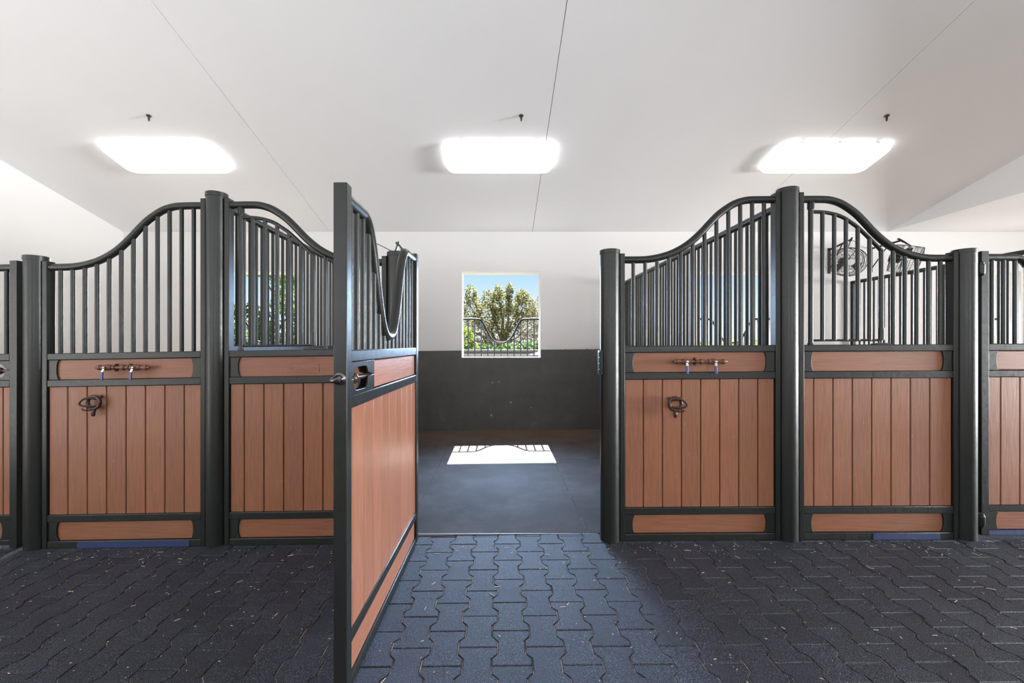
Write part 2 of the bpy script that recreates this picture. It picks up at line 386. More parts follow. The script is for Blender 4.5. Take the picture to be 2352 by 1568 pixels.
# bent bracket on the cap of the post behind the door
br = thing('bent_bracket', 'small bent black bracket on top of the post behind the open door', 'bracket', (-.70, 2.95, zf(-.7)+1.985-.008))
b1 = MB(); b1.obox((.0,0,.035),(.35,0,1),(0,1,0),(1,0,-.35),.04,.012,.006); b1.obox((.028,0,.032),(-.75,0,1),(0,1,0),(1,0,.75),.042,.012,.006); b1.obox((.055,0,.01),(1,0,-.5),(0,1,0),(.5,0,1),.03,.014,.01); b1.box(-.03,.06,-.02,.02,-.002,.006)
b1.build('strap', WIRE, br, .0015)
MB().cyl((.0,-.014,.062), (.0,.014,.062), .009, 10).build('bolt', WIRE, br)
cab = MB().tube(spline([(-.735,2.95,1.975),(-.765,2.95,1.988),(-.81,2.955,2.012),(-.86,2.96,2.03),(-.90,2.965,2.02),(-.93,2.955,1.975),(-.94,2.95,1.94)], 6), .0028, 6)
tag(cab.build('loose_cable', WIRE), 'thin dark cable running from the post cap behind the open door', 'cable')

# ------------------------------------------------------------------ stall front panels
SC = [(0,0),(.148,0),(.2146,.012),(.281,.042),(.357,.1),(.433,.193),(.4996,.31),(.566,.4615),(.623,.613),(.680,.753),(.737,.858),(.794,.939),(.8605,.988),(.927,1),(1.088,1)]
RAILS = [(0,.047),(.175,.225),(1.093,1.142),(1.276,1.322)]
def plate(x0, sgn, z0, z1):
    zm = (z0+z1)/2; pts = [(x0,z0)]; n = 10
    for i in range(n+1):
        a = -1 + 2*i/n; pts.append((x0+sgn*(.0564 + .024*(1-math.sqrt(max(0,1-(a*.93)**2)))), zm + a*(z1-z0)/2))
    pts.append((x0,z1)); return pts
def boards(m, x0, x1, z0, z1, first, w, y0, y1, g=.006, back=True, ch=.003):
    sg = 1 if y1 > y0 else -1
    e = [x0]; x = x0+first
    while x < x1-.03: e.append(x); x += w
    e.append(x1)
    for a, b in zip(e, e[1:]): 
        a2 = a+g/2; b2 = b-g/2; cy = ch*sg
        m.prism([(a2,y1),(a2,y0+cy),(a2+ch,y0),(b2-ch,y0),(b2,y0+cy),(b2,y1)], lambda u,v,d: (u,v,d), z0, z1)
    if back: m.box(x0, x1, y1, y1+.006, z0, z1)
def front_panel(xa, xb, kind, label, first, bw):
    W = xb-xa; xm = (xa+xb)/2; k = W/1.088
    t = thing('stall_front_panel', label, 'stall panel', (xa, 2.92, zf(xa)), (0,0,0), 'boarded stall front panels')
    global SHEAR; SHEAR = slope(xm)
    hi_right = kind == 'water'
    sc = [(x*k, 1.911+.405*f) for x, f in SC]
    if not hi_right: sc = [(W-x, z) for x, z in reversed(sc)]
    SW = .033
    hl, hr = (1.95, 2.357) if hi_right else (2.357, 1.95)
    MB().box(0,SW,0,.06,-.006,hl).build('stile', BLACK, t, .003); MB().box(W-SW,W,0,.06,-.006,hr).build('stile', BLACK, t, .003)
    for i, (z0, z1) in enumerate(RAILS):
        MB().box(SW,W-SW,.002,.052,z0,z1).build('rail', BLACK_ROUGH if i < 2 else BLACK, t, .005)
    for z0, z1 in ((.047,.175),(1.142,1.276)):
        for x0, s in ((SW,1),(W-SW,-1)): MB().prism(plate(x0,s,z0,z1), lambda u,v,d: (u,d,v), .010, .022).build('corner_plate', BLACK_ROUGH if z0 < .5 else BLACK, t, .002)
    MB().box(SW+.03,W-SW-.03,.021,.045,1.1422,1.2758).build('upper_plank', WOOD_H, t, .002)
    MB().box(SW+.03,W-SW-.03,.021,.045,.0475,.1748).build('lower_plank', WOOD_H, t, .002)
    m = MB(); boards(m, SW+.001, W-SW-.001, .226, 1.092, first, bw, .014, .036); m.build('board_panel', WOOD_V, t)
    curve = spline([(SW,.03,sc[0][1])] + [(x,.03,z) for x, z in sc if SW < x < W-SW] + [(W-SW,.03,sc[-1][1])], 4)
    MB().tube(curve, .0245, 20).build('top_rail', BLACK, t)
    tab = [(p.x, p.z) for p in curve]
    nb = 12; bx = [.098*k + i*.0811*k for i in range(nb)]
    if hi_right: bx = [.098*k + i*.0813*k for i in range(nb)]
    for i, x in enumerate(bx):
        if not hi_right and i < 7: continue
        MB().cyl((x,.03,1.318), (x,.03,interp(tab,x)), .0132, 14).build('bar', BLACK, t)
    if not hi_right:
        hc = [(.098,2.231),(.176,2.229),(.2525,2.2163),(.319,2.1925),(.3665,2.163),(.4236,2.121),(.4996,2.05),(.585,1.964)]
        hcs = spline([(x*k,.03,z) for x, z in hc], 5); ht = [(p.x,p.z) for p in hcs]
        ha = MB().tube(hcs, .0125, 12).build('feed_hatch', BLACK, t)
        MB().cyl((bx[0],.03,1.352),(bx[6],.03,1.352),.008,10).build('bottom_bar', BLACK, ha)
        for i in range(1,6): MB().cyl((bx[i],.03,1.352),(bx[i],.03,interp(ht,bx[i])),.0132,14).build('bar', BLACK, ha)
        hp = MB().cyl((bx[0],.03,1.328),(bx[0],.03,2.27),.0155,16); hp.lathe([(.021,0),(.021,.045),(.018,.05)],(bx[0],.03,2.25),n=16); hp.cyl((bx[0],.03,2.28),(bx[0],.03,interp(tab,bx[0])),.016,14); hp.lathe([(.022,0),(.02,.012)],(bx[0],.03,1.322),n=16)
        hp.build('hinge_post', BLACK, ha)
        MB().cyl((bx[6],.03,1.352),(bx[6],.03,interp(ht,bx[6])+.004),.0145,14).build('end_bar', BLACK, ha)
        sl = MB().cyl((bx[6],.03,1.356),(bx[6],.03,1.435),.0185,16); sl.cyl((bx[6],.03,1.33),(bx[6],.03,1.36),.006,8); sl.build('spring_sleeve', BLACK, ha)
        cp = MB().prism([(-.06,0),(-.055,.008),(.0,.014),(.045,.008),(.06,0)], lambda u,v,d: (bx[6]+u,d,1.321+v), .004, .05); cp.build('catch_plate', BLACK, ha, .002)
    SHEAR = 0.0
    return t
s1 = front_panel(-3.101, -1.994, 'water', 'boarded stall panel with low end left, bearing the leftmost valve pipe', .128, .1322)
s2 = front_panel(-1.866, -.765, 'feed', 'boarded stall panel with feed hatch, partly hidden behind the open door', .095, .134)
s3 = front_panel(.818, 1.906, 'water', 'boarded stall panel immediately right of the doorway, bearing a valve pipe', .128, .1300)
s4 = front_panel(2.033, 3.113, 'feed', 'fully visible boarded stall panel with arched feed hatch, at the right', .073, .1318)
# name holder on the plank behind the open door, and knots
SHEAR = slope(-1.3155)
nm = MB().box(.42,.638,.0185,.0215,1.165,1.225); nm.build('name_holder', WOOD_H, s2, .0015)
for x in (.45,.61): MB().lathe([(.004,0),(.003,.002)],(x,.0185,1.195),(0,-1,0),8).build('screw', BRONZE, s2)
SHEAR = slope(-2.55)
# blue-tinted stretches laid over the faces of the bottom rails
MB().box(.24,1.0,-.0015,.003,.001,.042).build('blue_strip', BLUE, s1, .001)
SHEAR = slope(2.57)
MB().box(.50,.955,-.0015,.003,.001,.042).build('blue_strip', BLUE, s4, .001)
SHEAR = 0.0

# ------------------------------------------------------------------ doors
DC = [(0,0),(.04,.008),(.08,.045),(.12,.13),(.155,.25),(.19,.40),(.225,.57),(.26,.735),(.295,.86),(.335,.955),(.38,.995),(.42,1.0)]
def stadium(x0, x1, z0, z1, n=8):
    r = (z1-z0)/2; rx = min(r*.8, (x1-x0)/2); pts = []
    for i in range(n+1): a = R(-90+180*i/n); pts.append((x1-rx+rx*math.cos(a), (z0+z1)/2+r*math.sin(a)))
    for i in range(n+1): a = R(90+180*i/n); pts.append((x0+rx+rx*math.cos(a), (z0+z1)/2+r*math.sin(a)))
    return pts
def holed_plate(m, X0, X1, Z0, Z1, hole, y0, y1):
    n = len(hole)//2; right = hole[:n]; left = hole[n:]
    rb = [p for p in right if p[1] <= (Z0+Z1)/2+1e-6]; rt = [p for p in right if p[1] >= (Z0+Z1)/2-1e-6]
    lt = [p for p in left if p[1] >= (Z0+Z1)/2-1e-6]; lb = [p for p in left if p[1] <= (Z0+Z1)/2+1e-6]
    zm = (Z0+Z1)/2
    top = [(X1,zm),(X1,Z1),(X0,Z1),(X0,zm)] + list(reversed(lt)) + list(reversed(rt))
    bot = [(X0,zm),(X0,Z0),(X1,Z0),(X1,zm)] + list(reversed(rb)) + list(reversed(lb))
    for p in (top, bot): m.prism(p, lambda u,v,d: (u,d,v), y0, y1)
def stall_door(label, loc, rot, shear=0.0, bottom_mat=None, worn=False, hinges=True):
    """local x runs from the hinge (0) to the latch edge, outside face is -y"""
    global SHEAR; SHEAR = shear
    W = 1.30; T = .052; SW = .052; y0, y1 = 0, T
    t = thing('stall_gate', label, 'stall door', loc, rot, 'boarded stall doors')
    wv, wh = (WOOD_VW, WOOD_HW) if worn else (WOOD_V, WOOD_H)
    MB().box(0,SW,y0,y1,.02,1.95).build('stile', BLACK, t, .003)
    MB().box(W-SW,W,y0,y1,.0,1.955).build('stile', BLACK, t, .003)
    for i, (z0, z1) in enumerate([(.018,.055),(.180,.225),(1.093,1.142),(1.273,1.322)]):
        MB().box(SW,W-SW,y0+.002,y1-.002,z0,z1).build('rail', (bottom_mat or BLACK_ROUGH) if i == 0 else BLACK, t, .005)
    xl = W-SW-.30
    m = MB(); boards(m, SW, W-SW, .226, 1.092, .09, .1315, .010, .020, .006); boards(m, SW, W-SW, .226, 1.092, .105, .1315, .042, .026, .0040, False, .0009)
    m.build('board_panel', wv, t)
    MB().box(SW+.02,xl+.01,.014,.040,1.146,1.270).build('upper_plank', wh, t, .002)
    MB().box(SW+.02,W-SW-.02,.014,.040,.058,.178).build('lower_plank', wh, t, .002)
    for z0, z1 in ((.055,.180),(1.142,1.273)):
        MB().prism(plate(SW,1,z0,z1), lambda u,v,d: (u,d,v), .006, .0135).build('corner_plate', BLACK, t, .0015)
    MB().prism(plate(W-SW,-1,.055,.180), lambda u,v,d: (u,d,v), .006, .0135).build('corner_plate', BLACK, t, .0015)
    hole = stadium(W-SW-.215, W-SW-.035, 1.158, 1.252)
    lp = MB(); holed_plate(lp, xl, W-SW, 1.142, 1.273, hole, .006, .012); holed_plate(lp, xl, W-SW, 1.142, 1.273, hole, .040, .047)
    pl = lp.build('latch_plate', BLACK, t, .0015)
    lr = MB().cyl((xl+.02,.026,1.205),(W-.004,.026,1.205),.010,12); lr.lathe([(.008,0),(.020,.008),(.024,.02),(.020,.032),(.008,.04)],(W-SW-.09,.006,1.205),(0,1,0),16)
    lr.build('latch_rod', BRONZE, pl)
    if worn:
        bl = MB().lathe([(.025,0),(.024,.005),(.016,.010),(.0145,.026),(.017,.028),(.017,.037),(.013,.043),(.012,.056),(.0095,.066),(.008,.082),(.0035,.088)],(W,.026,1.213),(1,0,0),24)
        bl.build('latch_bolt', DARKSTEEL, pl)
    zl, zh = 1.385, 1.911
    half = DC; c = W/2
    pts = [(c-x, zl+(zh-zl)*f) for x, f in reversed(half)] + [(c+x, zl+(zh-zl)*f) for x, f in half[1:]]
    curve = spline([(SW-.005,T/2,zh)] + [(x,T/2,z) for x, z in pts] + [(W-SW+.005,T/2,zh)], 4)
    MB().tube(curve, .0245, 20).build('top_rail', BLACK, t)
    tab = [(p.x,p.z) for p in curve]
    for i in range(15):
        x = .098 + i*.0789
        if interp(tab,x) > 1.36: MB().cyl((x,T/2,1.318),(x,T/2,interp(tab,x)),.0132,14).build('bar', BLACK, t)
    for z in (.13,1.83):
        h = MB(); h.box(-.055,.01,.012,.034,z-.012,z+.012); h.lathe([(.012,-.05),(.02,-.044),(.024,-.03),(.024,.026),(.019,.03),(.019,.04),(.012,.045)],(-.012,-.004,z),n=16)
        h.build('hinge', BLACK, t, .0015)
    SHEAR = 0.0
    return t
# open door: swung out towards the viewer about the post behind it
stall_door('open stall door with U-shaped top rail, swung out towards the viewer', (-.602, 2.925, zf(-.6)+.004), (0, 0, R(-90)-.0190), worn=True)
stall_door('closed stall door cut by the left picture edge, beside the far left post', (-4.580, 2.93, zf(-4.58)+.004), (0,0,0), shear=slope(-3.9))
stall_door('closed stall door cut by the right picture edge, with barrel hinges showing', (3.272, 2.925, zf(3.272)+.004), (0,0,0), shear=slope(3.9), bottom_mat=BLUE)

# ------------------------------------------------------------------ partitions between stalls
def partition(x, label):
    t = thing('stall_partition', label, 'partition', (x, 3.02, 0), group='barred partitions running back between stalls')
    L = 3.73; zt = 2.305
    for y in (0, L-.05): MB().box(-.025,.025,y,y+.05,zf(x)-.006,zt-.002).build('stile', BLACK, t, .003)
    MB().tube([(0,.02,zt),(0,L,zt)], .027, 16).build('top_rail', BLACK, t)
    for z in (.02,1.28): MB().box(-.022,.022,.05,L-.05,z,z+.045).build('rail', BLACK, t, .003)
    m = MB(); n = 28
    for i in range(n):
        a = .052+(L-.104)*i/n; b = .052+(L-.104)*(i+1)/n; m.box(-.018,.018,a+.003,b-.003,.066,1.279)
    m.box(-.012,.012,.052,L-.052,.066,1.279); m.build('board_panel', WOOD_V, t)
    i = 0
    while .075+i*.0835 < L-.07:
        y = .075+i*.0835; MB().cyl((0,y,1.322),(0,y,zt),.0132,10).build('bar', BLACK, t); i += 1
    return t
partition(-1.934, 'barred partition running back from the tall post left of the open door')
partition(1.971, 'barred partition running back from the tall post right of the doorway')
partition(5.52, 'barred partition below the two basket fans, farthest right of the partitions')

# ------------------------------------------------------------------ window grilles
def grille(xc, label):
    t = thing('window_grille', label, 'window grille', (xc, 7.0, 0), group='dipped grilles in the back wall windows')
    H = .612
    half = [(0,0),(.05,.01),(.10,.055),(.145,.15),(.19,.305),(.225,.48),(.262,.68),(.30,.86),(.335,.955),(.38,.995),(.42,1)]
    zl, zh = 1.362, 1.748
    pts = [(-x, zl+(zh-zl)*f) for x, f in reversed(half)] + [(x, zl+(zh-zl)*f) for x, f in half[1:]]
    curve = spline([(-H,0,zh)] + [(x,0,z) for x,z in pts] + [(H,0,zh)], 4)
    MB().tube(curve, .0165, 14).build('top_rail', BLACK, t)
    MB().cyl((-H,0,1.152),(H,0,1.152),.013,10).build('bottom_rail', BLACK, t)
    tab = [(p.x,p.z) for p in curve]
    for i in range(-5,6):
        x = i*.107; MB().cyl((x,0,1.152),(x,0,interp(tab,x)),.0105,10).build('bar', BLACK, t)
grille(-3.815, 'black dipped window grille seen through bars at the left')
grille(.0275, 'black dipped window grille in the middle window, seen unobstructed')
grille(3.770, 'black dipped window grille seen through bars right of the doorway')
grille(7.585, 'black dipped window grille farthest right, behind the closed right door')

# ------------------------------------------------------------------ valve pipes and bridle rings on the water panels
def valve_pipe(x, z, label, tip):
    t = thing('valve_pipe', label, 'water pipe', (x, 2.90, z), group='brown pipes with two lever valves')
    L = .182
    p = MB().lathe([(.006,-L),(.010,-L+.004),(.0125,-L+.02),(.013,-.13),(.0105,-.128),(.0105,.13),(.013,.132),(.0125,L-.02),(.010,L-.004),(.006,L)],(0,0,0),(1,0,0),18)
    for u in (-.155,.005,.062,.155): p.lathe([(.016,-.009),(.018,-.006),(.018,.006),(.016,.009)],(u,0,0),(1,0,0),18)
    p.build('pipe', COPPER, t)
    for u in (-.05,.045) if tip else (-.035,):
        c = MB().torus((u,0,0),(0,1,0),(0,0,1),.0125,.0125,.004,16,6); c.box(u-.006,u+.006,.004,.021,-.024,.024)
        for s in (-1,1): c.lathe([(.006,0),(.006,.006),(.003,.009)],(u,.006,s*.021),(0,-1,0),10)
        c.build('pipe_clamp', BRONZE, t)
    for u, lean in ((-.102, -1 if tip else .25),(.09, -1 if tip else .25)):
        b = MB().lathe([(.013,-.028),(.016,-.026),(.016,-.016),(.020,-.012),(.020,.012),(.016,.016),(.016,.026),(.013,.028)],(u,0,0),(1,0,0),18)
        b.cyl((u,0,0),(u,-.022,0),.010,14); v = b.build('valve', COPPER, t)
        MB().lathe([(.0085,0),(.0085,.005),(.004,.008)],(u,-.026,0),(0,-1,0),8).build('nut', STEEL, v)
        dx = .016*lean
        l = MB(); l.obox((u+dx/2,-.024,-.016),(dx,0,-.034),(0,1,0),(.034,0,dx),.022,.0022,.0075); l.build('lever', STEEL, v, .001)
        g = MB(); g.obox((u+dx,-.024,-.056),(0.05*lean,0,-1),(0,1,0),(1,0,.05*lean),.028,.005,.0085); g.build('grip', BLUEGRIP, v, .003)
valve_pipe(-2.535, zf(-2.535)+1.219, 'dark brown pipe with two blue lever valves, on the leftmost panel', True)
valve_pipe(1.352, zf(1.352)+1.214, 'brown pipe with two pale-gripped lever valves, right of the doorway', False)
def bridle_ring(x, z, flip, label):
    t = thing('bridle_hook', label, 'bridle hook', (x, 2.915, z), group='brown iron rings on the boards')
    s = -1 if flip else 1
    r = MB(); n = 32; pts = []
    for i in range(n): 
        a = 2*math.pi*i/n; pts.append((.041*math.cos(a), -.012, .041*math.sin(a)))
    r.tube(pts+[pts[0]], .0115, 10)
    for a in (45,135): r.lathe([(.009,0),(.009,.014),(.005,.018)],(.052*math.cos(R(a)),.006,.052*math.sin(R(a))),(0,-1,0),12)
    r.build('ring', BRONZE, t)
    st = MB().tube([(0,-.008,-.046),(0,-.016,-.064),(0,-.016,-.082),(0,-.014,-.092)],[.013,.0125,.0125,.007],12); st.build('stem', BRONZE, t)
    lp = MB().tube(spline([(s*.030,-.014,.022),(-s*.002,-.030,.030),(-s*.035,-.042,.028),(-s*.058,-.048,.008),(-s*.060,-.048,-.010),(-s*.035,-.042,-.021),(s*.0,-.030,-.023),(s*.032,-.014,-.020)],6),[.0068]*43,8); lp.build('loop', BRONZE, t)
    pr = MB().tube(spline([(s*.01,-.012,-.05),(-s*.02,-.032,-.05),(-s*.040,-.042,-.047),(-s*.048,-.045,-.036)],5),.005,8); pr.build('prong', BRONZE, t)
bridle_ring(-2.732, .945, False, 'brown iron ring with side loop on the leftmost boarded panel')
bridle_ring(1.185, .935, True, 'brown iron ring with side loop on boards right of the doorway')

# ------------------------------------------------------------------ ceiling lights, spray nozzles, fans
th = math.atan(PITCH)
def rrect(hx, hy, r, n=8):
    pts = []
    for cx, cy, a0 in ((hx-r,hy-r,0),(-hx+r,hy-r,90),(-hx+r,-hy+r,180),(hx-r,-hy+r,270)):
        for i in range(n+1): a = R(a0+90*i/n); pts.append((cx+r*math.cos(a), cy+r*math.sin(a)))
    return pts
def ceiling_light(x, label):
    y = 5.04
    t = thing('ceiling_light', label, 'ceiling light', (x, y, zc(y)), (-th, 0, 0), 'rounded ceiling lights')
    MB().prism(rrect(.615,.235,.095), lambda u,v,d: (u,v,d), -.018, 0).build('base_pan', OFFW, t)
    m = MB(); rings = [(0,-.022),(-.001,-.045),(-.010,-.062),(-.03,-.072),(-.07,-.078)]; n = None
    for ins, z in rings:
        p = rrect(.632+ins,.250+ins,max(.105+ins,.02)); n = len(p); m.v += [(u,v,z) for u,v in p]
    for i in range(len(rings)-1): m.f += [(i*n+k,i*n+(k+1)%n,(i+1)*n+(k+1)%n,(i+1)*n+k) for k in range(n)]
    m.f += [tuple(range(n-1,-1,-1)), tuple((len(rings)-1)*n+k for k in range(n))]
    m.build('lens', LENS, t, ang=60)
    for u in (-.42,0,.42): MB().box(u-.02,u+.02,-.258,-.246,-.034,-.006).build('clip', OFFW, t, .002)
ceiling_light(-3.865, 'lit white ceiling light above the left-hand stall')
ceiling_light(.0, 'lit white ceiling light straight above the middle window')
ceiling_light(3.785, 'lit white ceiling light above the right-hand stall')
def nozzle(x, label):
    y = 4.44; t = thing('spray_nozzle', label, 'nozzle', (x, y, zc(y)), (0,0,0), 'dark spray nozzles under the ceiling')
    MB().lathe([(.024,.004),(.024,-.006),(.014,-.012)],(0,0,0),n=14).build('flange', WIRE, t)
    MB().lathe([(.010,-.01),(.011,-.03),(.009,-.032),(.009,-.045),(.006,-.056)],(0,0,0),n=12).build('tip', WIRE, t)
nozzle(-3.61, 'small dark spray nozzle on the ceiling by the left light')
nozzle(.225, 'small dark spray nozzle on the ceiling by the middle light')
nozzle(3.99, 'small dark spray nozzle on the ceiling by the right light')

def fan(c, axis, wall, arm_tip, label):
    """basket fan: axis = direction the air leaves"""
    t = thing('basket_fan', label, 'fan', c, (0,0,0), 'wire basket fans near the right corner')
    ax = Vector(axis).normalized(); up = (Vector((0,0,1)) - ax*ax.z).normalized(); sd = ax.cross(up)
    rad, D = .205, .30
    def pt(a, r, d): return ax*d + (up*math.cos(a)+sd*math.sin(a))*r
    m = MB()
    for d, r in ((-D/2,rad*.96),(-D/4,rad),(0,rad),(D/4,rad),(D/2,rad*.97)):
        p = [pt(2*math.pi*i/36,r,d) for i in range(36)]; m.tube(p+[p[0]], .005 if abs(d) in (D/2,0) else .0028, 6)
    for i in range(48):
        a = 2*math.pi*i/48; m.tube([pt(a,rad*.96,-D/2),pt(a+.08,rad,0),pt(a,rad*.97,D/2)], .0018, 5)
    for d in (D/2+.012,-D/2-.01):
        for r in (.06,.105,.15): 
            p = [pt(2*math.pi*i/30,r,d) for i in range(30)]; m.tube(p+[p[0]], .0025, 5)
        for i in range(16):
            a = 2*math.pi*i/16; m.tube([pt(a,.04,d),pt(a+.25,.12,d),pt(a+.4,rad*.97,d*.93)], .0022, 5)
    m.build('cage', WIRE, t)
    MB().lathe([(.0,.0),(.045,.001),(.045,.006),(.0,.008)], ax*(D/2+.012), ax, 20).build('badge_disc', OFFW, t)
    MB().lathe([(.03,-.19),(.062,-.185),(.066,-.17),(.066,-.06),(.05,-.045),(.022,-.04),(.022,.02)], (0,0,0), ax, 20).build('motor', BLACK, t)
    for k in range(3):
        b = MB(); vs = []; n = 6
        for i in range(n+1):
            r = .03+.15*i/n
            for s in (-1,1):
                a = 2*math.pi*k/3 + s*.36*(.6+.4*i/n); vs.append(pt(a, r, .02*s*1.6)); 
        vs2 = [v+ax*.003 for v in vs]; q = len(vs)
        fs = [(2*i,2*i+1,2*i+3,2*i+2) for i in range(n)] + [(q+2*i+2,q+2*i+3,q+2*i+1,q+2*i) for i in range(n)]
        fs += [(2*i+2,2*i,q+2*i,q+2*i+2) for i in range(n)] + [(2*i+1,2*i+3,q+2*i+3,q+2*i+1) for i in range(n)] + [(0,1,q+1,q),(2*n+1,2*n,q+2*n,q+2*n+1)]
        b.add(vs+vs2, fs); b.build('blade', WIRE, t)
    # bracket: plate on the wall, arm, brace and hanger strap
    wv = Vector(wall)-Vector(c); tip = Vector(arm_tip)-Vector(c)
    MB().box(wv.x-.022,wv.x+.022,wv.y-.008,wv.y,wv.z-.20,wv.z+.20).build('wall_plate', BLACK, t, .002)
    a = MB(); s0 = wv+Vector((0,-.006,.17)); a.tube([s0,tip], .014, 10); a.tube([wv+Vector((0,-.006,-.15)), s0.lerp(tip,.62)], .008, 8); a.build('arm', BLACK, t)
    h = MB(); h.tube([tip+Vector((0,0,.01)), up*(rad+.0)], .008, 8); h.obox(tip, tip-up*rad, (0,1,0), (tip-up*rad).cross(Vector((0,1,0))), .05, .018, .005); h.build('hanger', BLACK, t)
    cb = MB().tube(spline([tip, tip+Vector((.06,-.05,-.10)), Vector((.10,.05,.10)), -ax*.17],6), .004, 6); cb.build('power_cord', WIRE, t)
fan((5.13,6.36,2.555), (-.42,-1,-.22), (5.18,YB,2.65), (5.24,6.42,2.90), 'wire basket fan facing the viewer, left of the two fans')
fan((5.97,6.34,2.585), (.85,-.62,-.30), (5.84,YB,2.67), (5.93,6.36,2.87), 'wire basket fan seen side-on, right of the two fans')

# ------------------------------------------------------------------ outside: garden behind the back wall
g = MB(); g.add([(-40,YB+WT,-.35),(40,YB+WT,-.35),(40,60,-.35),(-40,60,-.35)],[(0,1,2,3)])
struct(g.build('ground', GROUND, recalc=False))
def leaves(m, blobs, n, size, seed, flat=0.0):
    r = random.Random(seed); tot = sum(b[3] for b in blobs)
    for (cx, cy, cz, wgt, rx, ry, rz) in blobs:
        for i in range(int(n*wgt/tot)):
            u = Vector((r.gauss(0,1),r.gauss(0,1),r.gauss(0,1))).normalized(); q = r.uniform(.35,1)**.5
            c = Vector((cx+u.x*rx*q, cy+u.y*ry*q, cz+u.z*rz*q))
            a = Vector((r.gauss(0,1),r.gauss(0,1),r.gauss(0,1)*(1-flat)-.3)).normalized(); b = a.cross(Vector((r.gauss(0,1),r.gauss(0,1),r.gauss(0,1)))).normalized()
            L = size*r.uniform(.6,1.3); w2 = L*.34
            m.add([c-a*L, c-a*L*.2+b*w2, c+a*L, c-a*L*.2-b*w2], [(0,1,2,3)])
def tree(x, y, base, top, blobs, n, size, lm, label, name='tree', seed=1, cat='tree'):
    t = thing(name, label, cat, (0,0,0)); r = random.Random(seed)
    tr = MB(); tr.tube(spline([(x,y,base),(x+.05,y,base+(top-base)*.25),(x-.06,y,base+(top-base)*.5),(x,y,base+(top-base)*.72)],5),[.16-.0085*i for i in range(16)],9)
    for (cx,cy,cz,wg,rx,ry,rz) in blobs:
        p0 = Vector((x,y,base+(top-base)*r.uniform(.22,.5))); p1 = Vector((cx,cy,cz)); 
        tr.tube(spline([p0, p0.lerp(p1,.5)+Vector((r.uniform(-.1,.1),0,-.1)), p1],5), [.06-.0045*i for i in range(11)], 7)
    tr.build('trunk', BARK, t)
    m = MB(); leaves(m, blobs, n, size, seed); m.build('crown', lm, t, recalc=False); return t
# the big tree filling the middle window
bl = [(-.95,15,2.55,1.0,.42,.7,.55),(-.45,15.3,2.3,1.1,.5,.8,.5),(-.70,15,1.75,1,.6,.8,.5),(.05,15.2,2.75,1.2,.45,.7,.5),(.25,15,2.15,1.3,.55,.8,.6),(.85,15.3,2.65,1.2,.45,.8,.55),(1.05,15.1,2.0,1.2,.5,.8,.6),
      (-1.0,15,3.08,.35,.22,.4,.35),(-.05,15.2,3.15,.3,.18,.3,.30),(.35,15.2,3.2,.35,.15,.3,.32),(.80,15.2,3.0,.4,.25,.4,.3),(-.40,15.1,2.95,.3,.25,.4,.3),(1.5,15.3,2.3,.8,.4,.8,.8),(-1.6,15.2,2.2,.8,.5,.8,.8),(.1,15,1.3,.9,.9,.8,.35)]
tree(.15, 15.2, -.35, 3.4, bl, 17000, .048, LEAF_OAK, 'broad olive-leaved tree filling the middle window', seed=3)
tw = thing('bare_shrub', 'pinkish bare twiggy shrub at right in the middle window', 'shrub', (0,0,0)); m = MB(); r = random.Random(5)
for i in range(240):
    p = Vector((1.10+r.gauss(0,.30), 13+r.gauss(0,.3), 1.75+r.gauss(0,.32))); dv = Vector((r.gauss(0,1),r.gauss(0,.5),r.gauss(.3,.8))).normalized()*r.uniform(.10,.24)
    m.tube([p, p+dv*.5+Vector((0,0,r.uniform(-.03,.03))), p+dv], [.008,.006,.003], 5)
for k in range(5): m.tube(spline([(1.1,13,-.35),(1.1+(k-2)*.1,13,.6),(1.1+(k-2)*.16,13,1.6)],4), .018, 6)
m.build('twigs', TWIG_PINK, tw, recalc=False)
def bush(name, label, blobs, n, size, lm, seed, cat='shrub'):
    t = thing(name, label, cat, (0,0,0)); m = MB(); leaves(m, blobs, n, size, seed); m.build('leafage', lm, t, recalc=False)
    s = MB()
    for (cx,cy,cz,wg,rx,ry,rz) in blobs: s.cyl((cx,cy,-.36),(cx,cy,cz),.025,7)
    s.build('stem', BARK, t); return t
bush('lime_shrub', 'bright lime shrub at lower left in the middle window', [(-.98,12.45,1.45,1,.30,.3,.42),(-.85,12.4,1.1,1,.30,.3,.4)], 1100, .06, LEAF_LIME, 11)
bush('green_shrub', 'deep green shrub low behind the grille of the middle window', [(-.30,11.4,1.12,1,.36,.3,.22),(.22,11.4,1.13,1,.36,.3,.25),(.75,11.4,1.17,1,.36,.3,.27),(1.15,11.4,1.22,1,.28,.3,.32)], 1700, .055, LEAF_DEEP, 12)
bush('flowering_shrub', 'low pink-flowered shrub at lower right outside the middle window', [(.62,9.3,1.02,1,.22,.2,.10),(.85,9.3,1.08,1,.2,.2,.10)], 260, .035, PETAL, 13)
pw = thing('garden_wall', 'low dark wall crossing outside the bottom of the middle window', 'garden wall', (0,10.2,0))
pw['kind'] = 'thing'
MB().box(-2.2,2.2,0,.18,-.36,1.15).build('face', SLATE, pw, .01); MB().box(-2.25,2.25,-.04,.22,1.15,1.21).build('coping', SLATE, pw, .01)
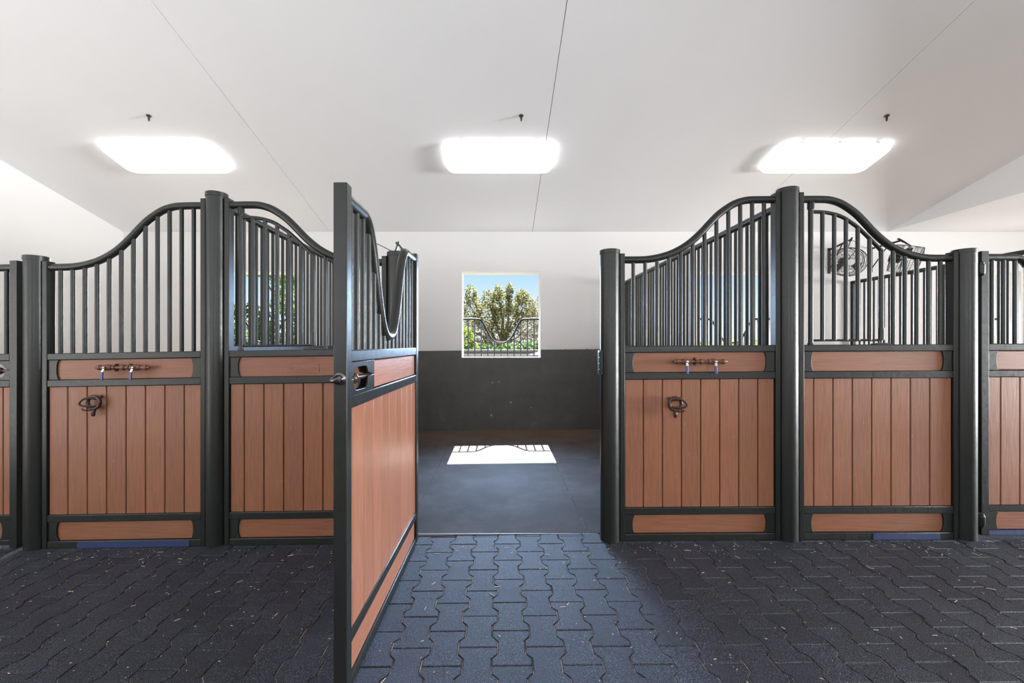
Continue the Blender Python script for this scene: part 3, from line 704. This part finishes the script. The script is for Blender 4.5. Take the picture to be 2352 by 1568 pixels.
# left window: hedge, tall lime tree, white building sliver
bush('tall_hedge', 'green leafy hedge seen through the left-hand window', [(-8.6,12.6,1.9,1,.9,.5,.75),(-7.5,12.6,1.85,1,.9,.5,.75),(-6.3,12.6,1.9,1,.9,.5,.8),(-8.2,12.4,.9,1,1.2,.5,.8),(-6.6,12.4,.9,1,1.2,.5,.8)], 5200, .075, LEAF_DEEP, 21, 'hedge')
tree(-6.1, 14.0, -.35, 4.2, [(-6.6,14,3.0,1,.7,.7,.8),(-5.7,14,2.7,1,.7,.7,.9),(-6.9,14,3.7,1,.9,.7,.5),(-7.9,14,3.85,1,.9,.7,.3),(-6.0,14,1.8,1,.7,.6,.7)], 4300, .085, LEAF_LIME, 'sunlit yellow-green tree seen through the left-hand window', seed=22)
bush('golden_shrub', 'yellow-green shrub seen low through the window right of the doorway', [(5.6,12,.95,1,.7,.5,.5),(6.4,12,1.05,1,.8,.5,.5),(7.3,12,1.0,1,.7,.5,.55)], 2600, .06, LEAF_LIME, 31)
bush('violet_shrub', 'green shrub seen through the farthest right window', [(11.6,11.5,1.1,1,.9,.5,.7),(13,11.5,1.0,1,.9,.5,.7)], 2000, .07, LEAF_LIME, 32)

# ------------------------------------------------------------------ light
world = bpy.data.worlds.new('sky'); scene.world = world; world.use_nodes = True
ns, ls = world.node_tree.nodes, world.node_tree.links
bg = ns['Background']; tc = N(ns,'ShaderNodeTexCoord'); sp2 = N(ns,'ShaderNodeSeparateXYZ'); ls.new(tc.outputs['Generated'], sp2.inputs[0])
rp = ramp(ns, ls, sp2.outputs['Z'], [(0,(.90,.95,1.0)), (.05,(.78,.90,1.0)), (.16,(.46,.70,.98)), (.7,(.16,.36,.80))])
ls.new(rp.outputs[0], bg.inputs['Color']); bg.inputs['Strength'].default_value = 1.0
def light(kind, name, loc, rot, energy, col=(1,1,1), **kw):
    l = bpy.data.lights.new(name, kind); l.energy = energy; l.color = col
    for k, v in kw.items(): setattr(l, k, v)
    o = bpy.data.objects.new(name, l); COL.objects.link(o); o.location = loc; o.rotation_euler = rot; return o
el = math.atan(1.1)
light('SUN', 'sun', (0,20,20), (-(math.pi/2-el), 0, 0), 50, (1,.96,.90), angle=R(.5))
def aim(d): return Vector(d).to_track_quat('-Z','Y').to_euler()
# daylight in the two open ends of the aisle, sky plus sunlit yard
light('AREA', 'daylight_right_end', (XR-.1, .1, 1.5), aim((-1,0,.20)), 1180, (.97,.985,1), shape='RECTANGLE', size=3.4, size_y=2.8, spread=R(85))
light('AREA', 'daylight_left_end', (XL+.1, .05, 1.5), aim((1,0,.55)), 95, (1,.95,.88), shape='RECTANGLE', size=3.3, size_y=2.8)
# sky light in the stall windows
for i, (a, b) in enumerate(WIN):
    light('AREA', 'window_daylight', ((a+b)/2, YB+.17, 1.85), aim((0,-1,-.38)), 42 if i != 1 else 64, (.47,.68,1) if i == 1 else (.8,.9,1), shape='RECTANGLE', size=1.15, size_y=1.2, spread=R(75))
# the lamps on the other slope of the roof, like the three in view
for x in (-3.9, 0, 3.8):
    light('AREA', 'opposite_ceiling_lamp', (x, -2.9, zc(-2.9)-.1), (th,0,0), 18, (1,.97,.93), shape='RECTANGLE', size=1.25, size_y=.5)

# added fill lamps behind the viewer, tilted up to brighten the ceiling
for x in (-3.9, 0, 3.8):
    light('AREA', 'ceiling_fill', (x, YF+.05, 1.9), aim((0,1,1.2)), 128, (.96,.98,1), shape='RECTANGLE', size=1.2, size_y=1.3)

# ------------------------------------------------------------------ camera
cam = bpy.data.cameras.new('camera'); co = bpy.data.objects.new('camera', cam); COL.objects.link(co); scene.camera = co
co.location = (0, 0, 1.335); co.rotation_euler = (R(90), 0, 0)
cam.sensor_width = 36; cam.lens = 990/2352*36; cam.shift_x = (1176-1147)/2352; cam.shift_y = (791-784)/2352; cam.clip_start = .05
scene.view_settings.view_transform = 'Standard'; scene.view_settings.look = 'None'; scene.view_settings.gamma = 1; scene.view_settings.exposure = .14
scene.view_settings.use_curve_mapping = False
scene.cycles.use_denoising = True; scene.cycles.max_bounces = 10; scene.cycles.diffuse_bounces = 6; scene.cycles.sample_clamp_indirect = 8
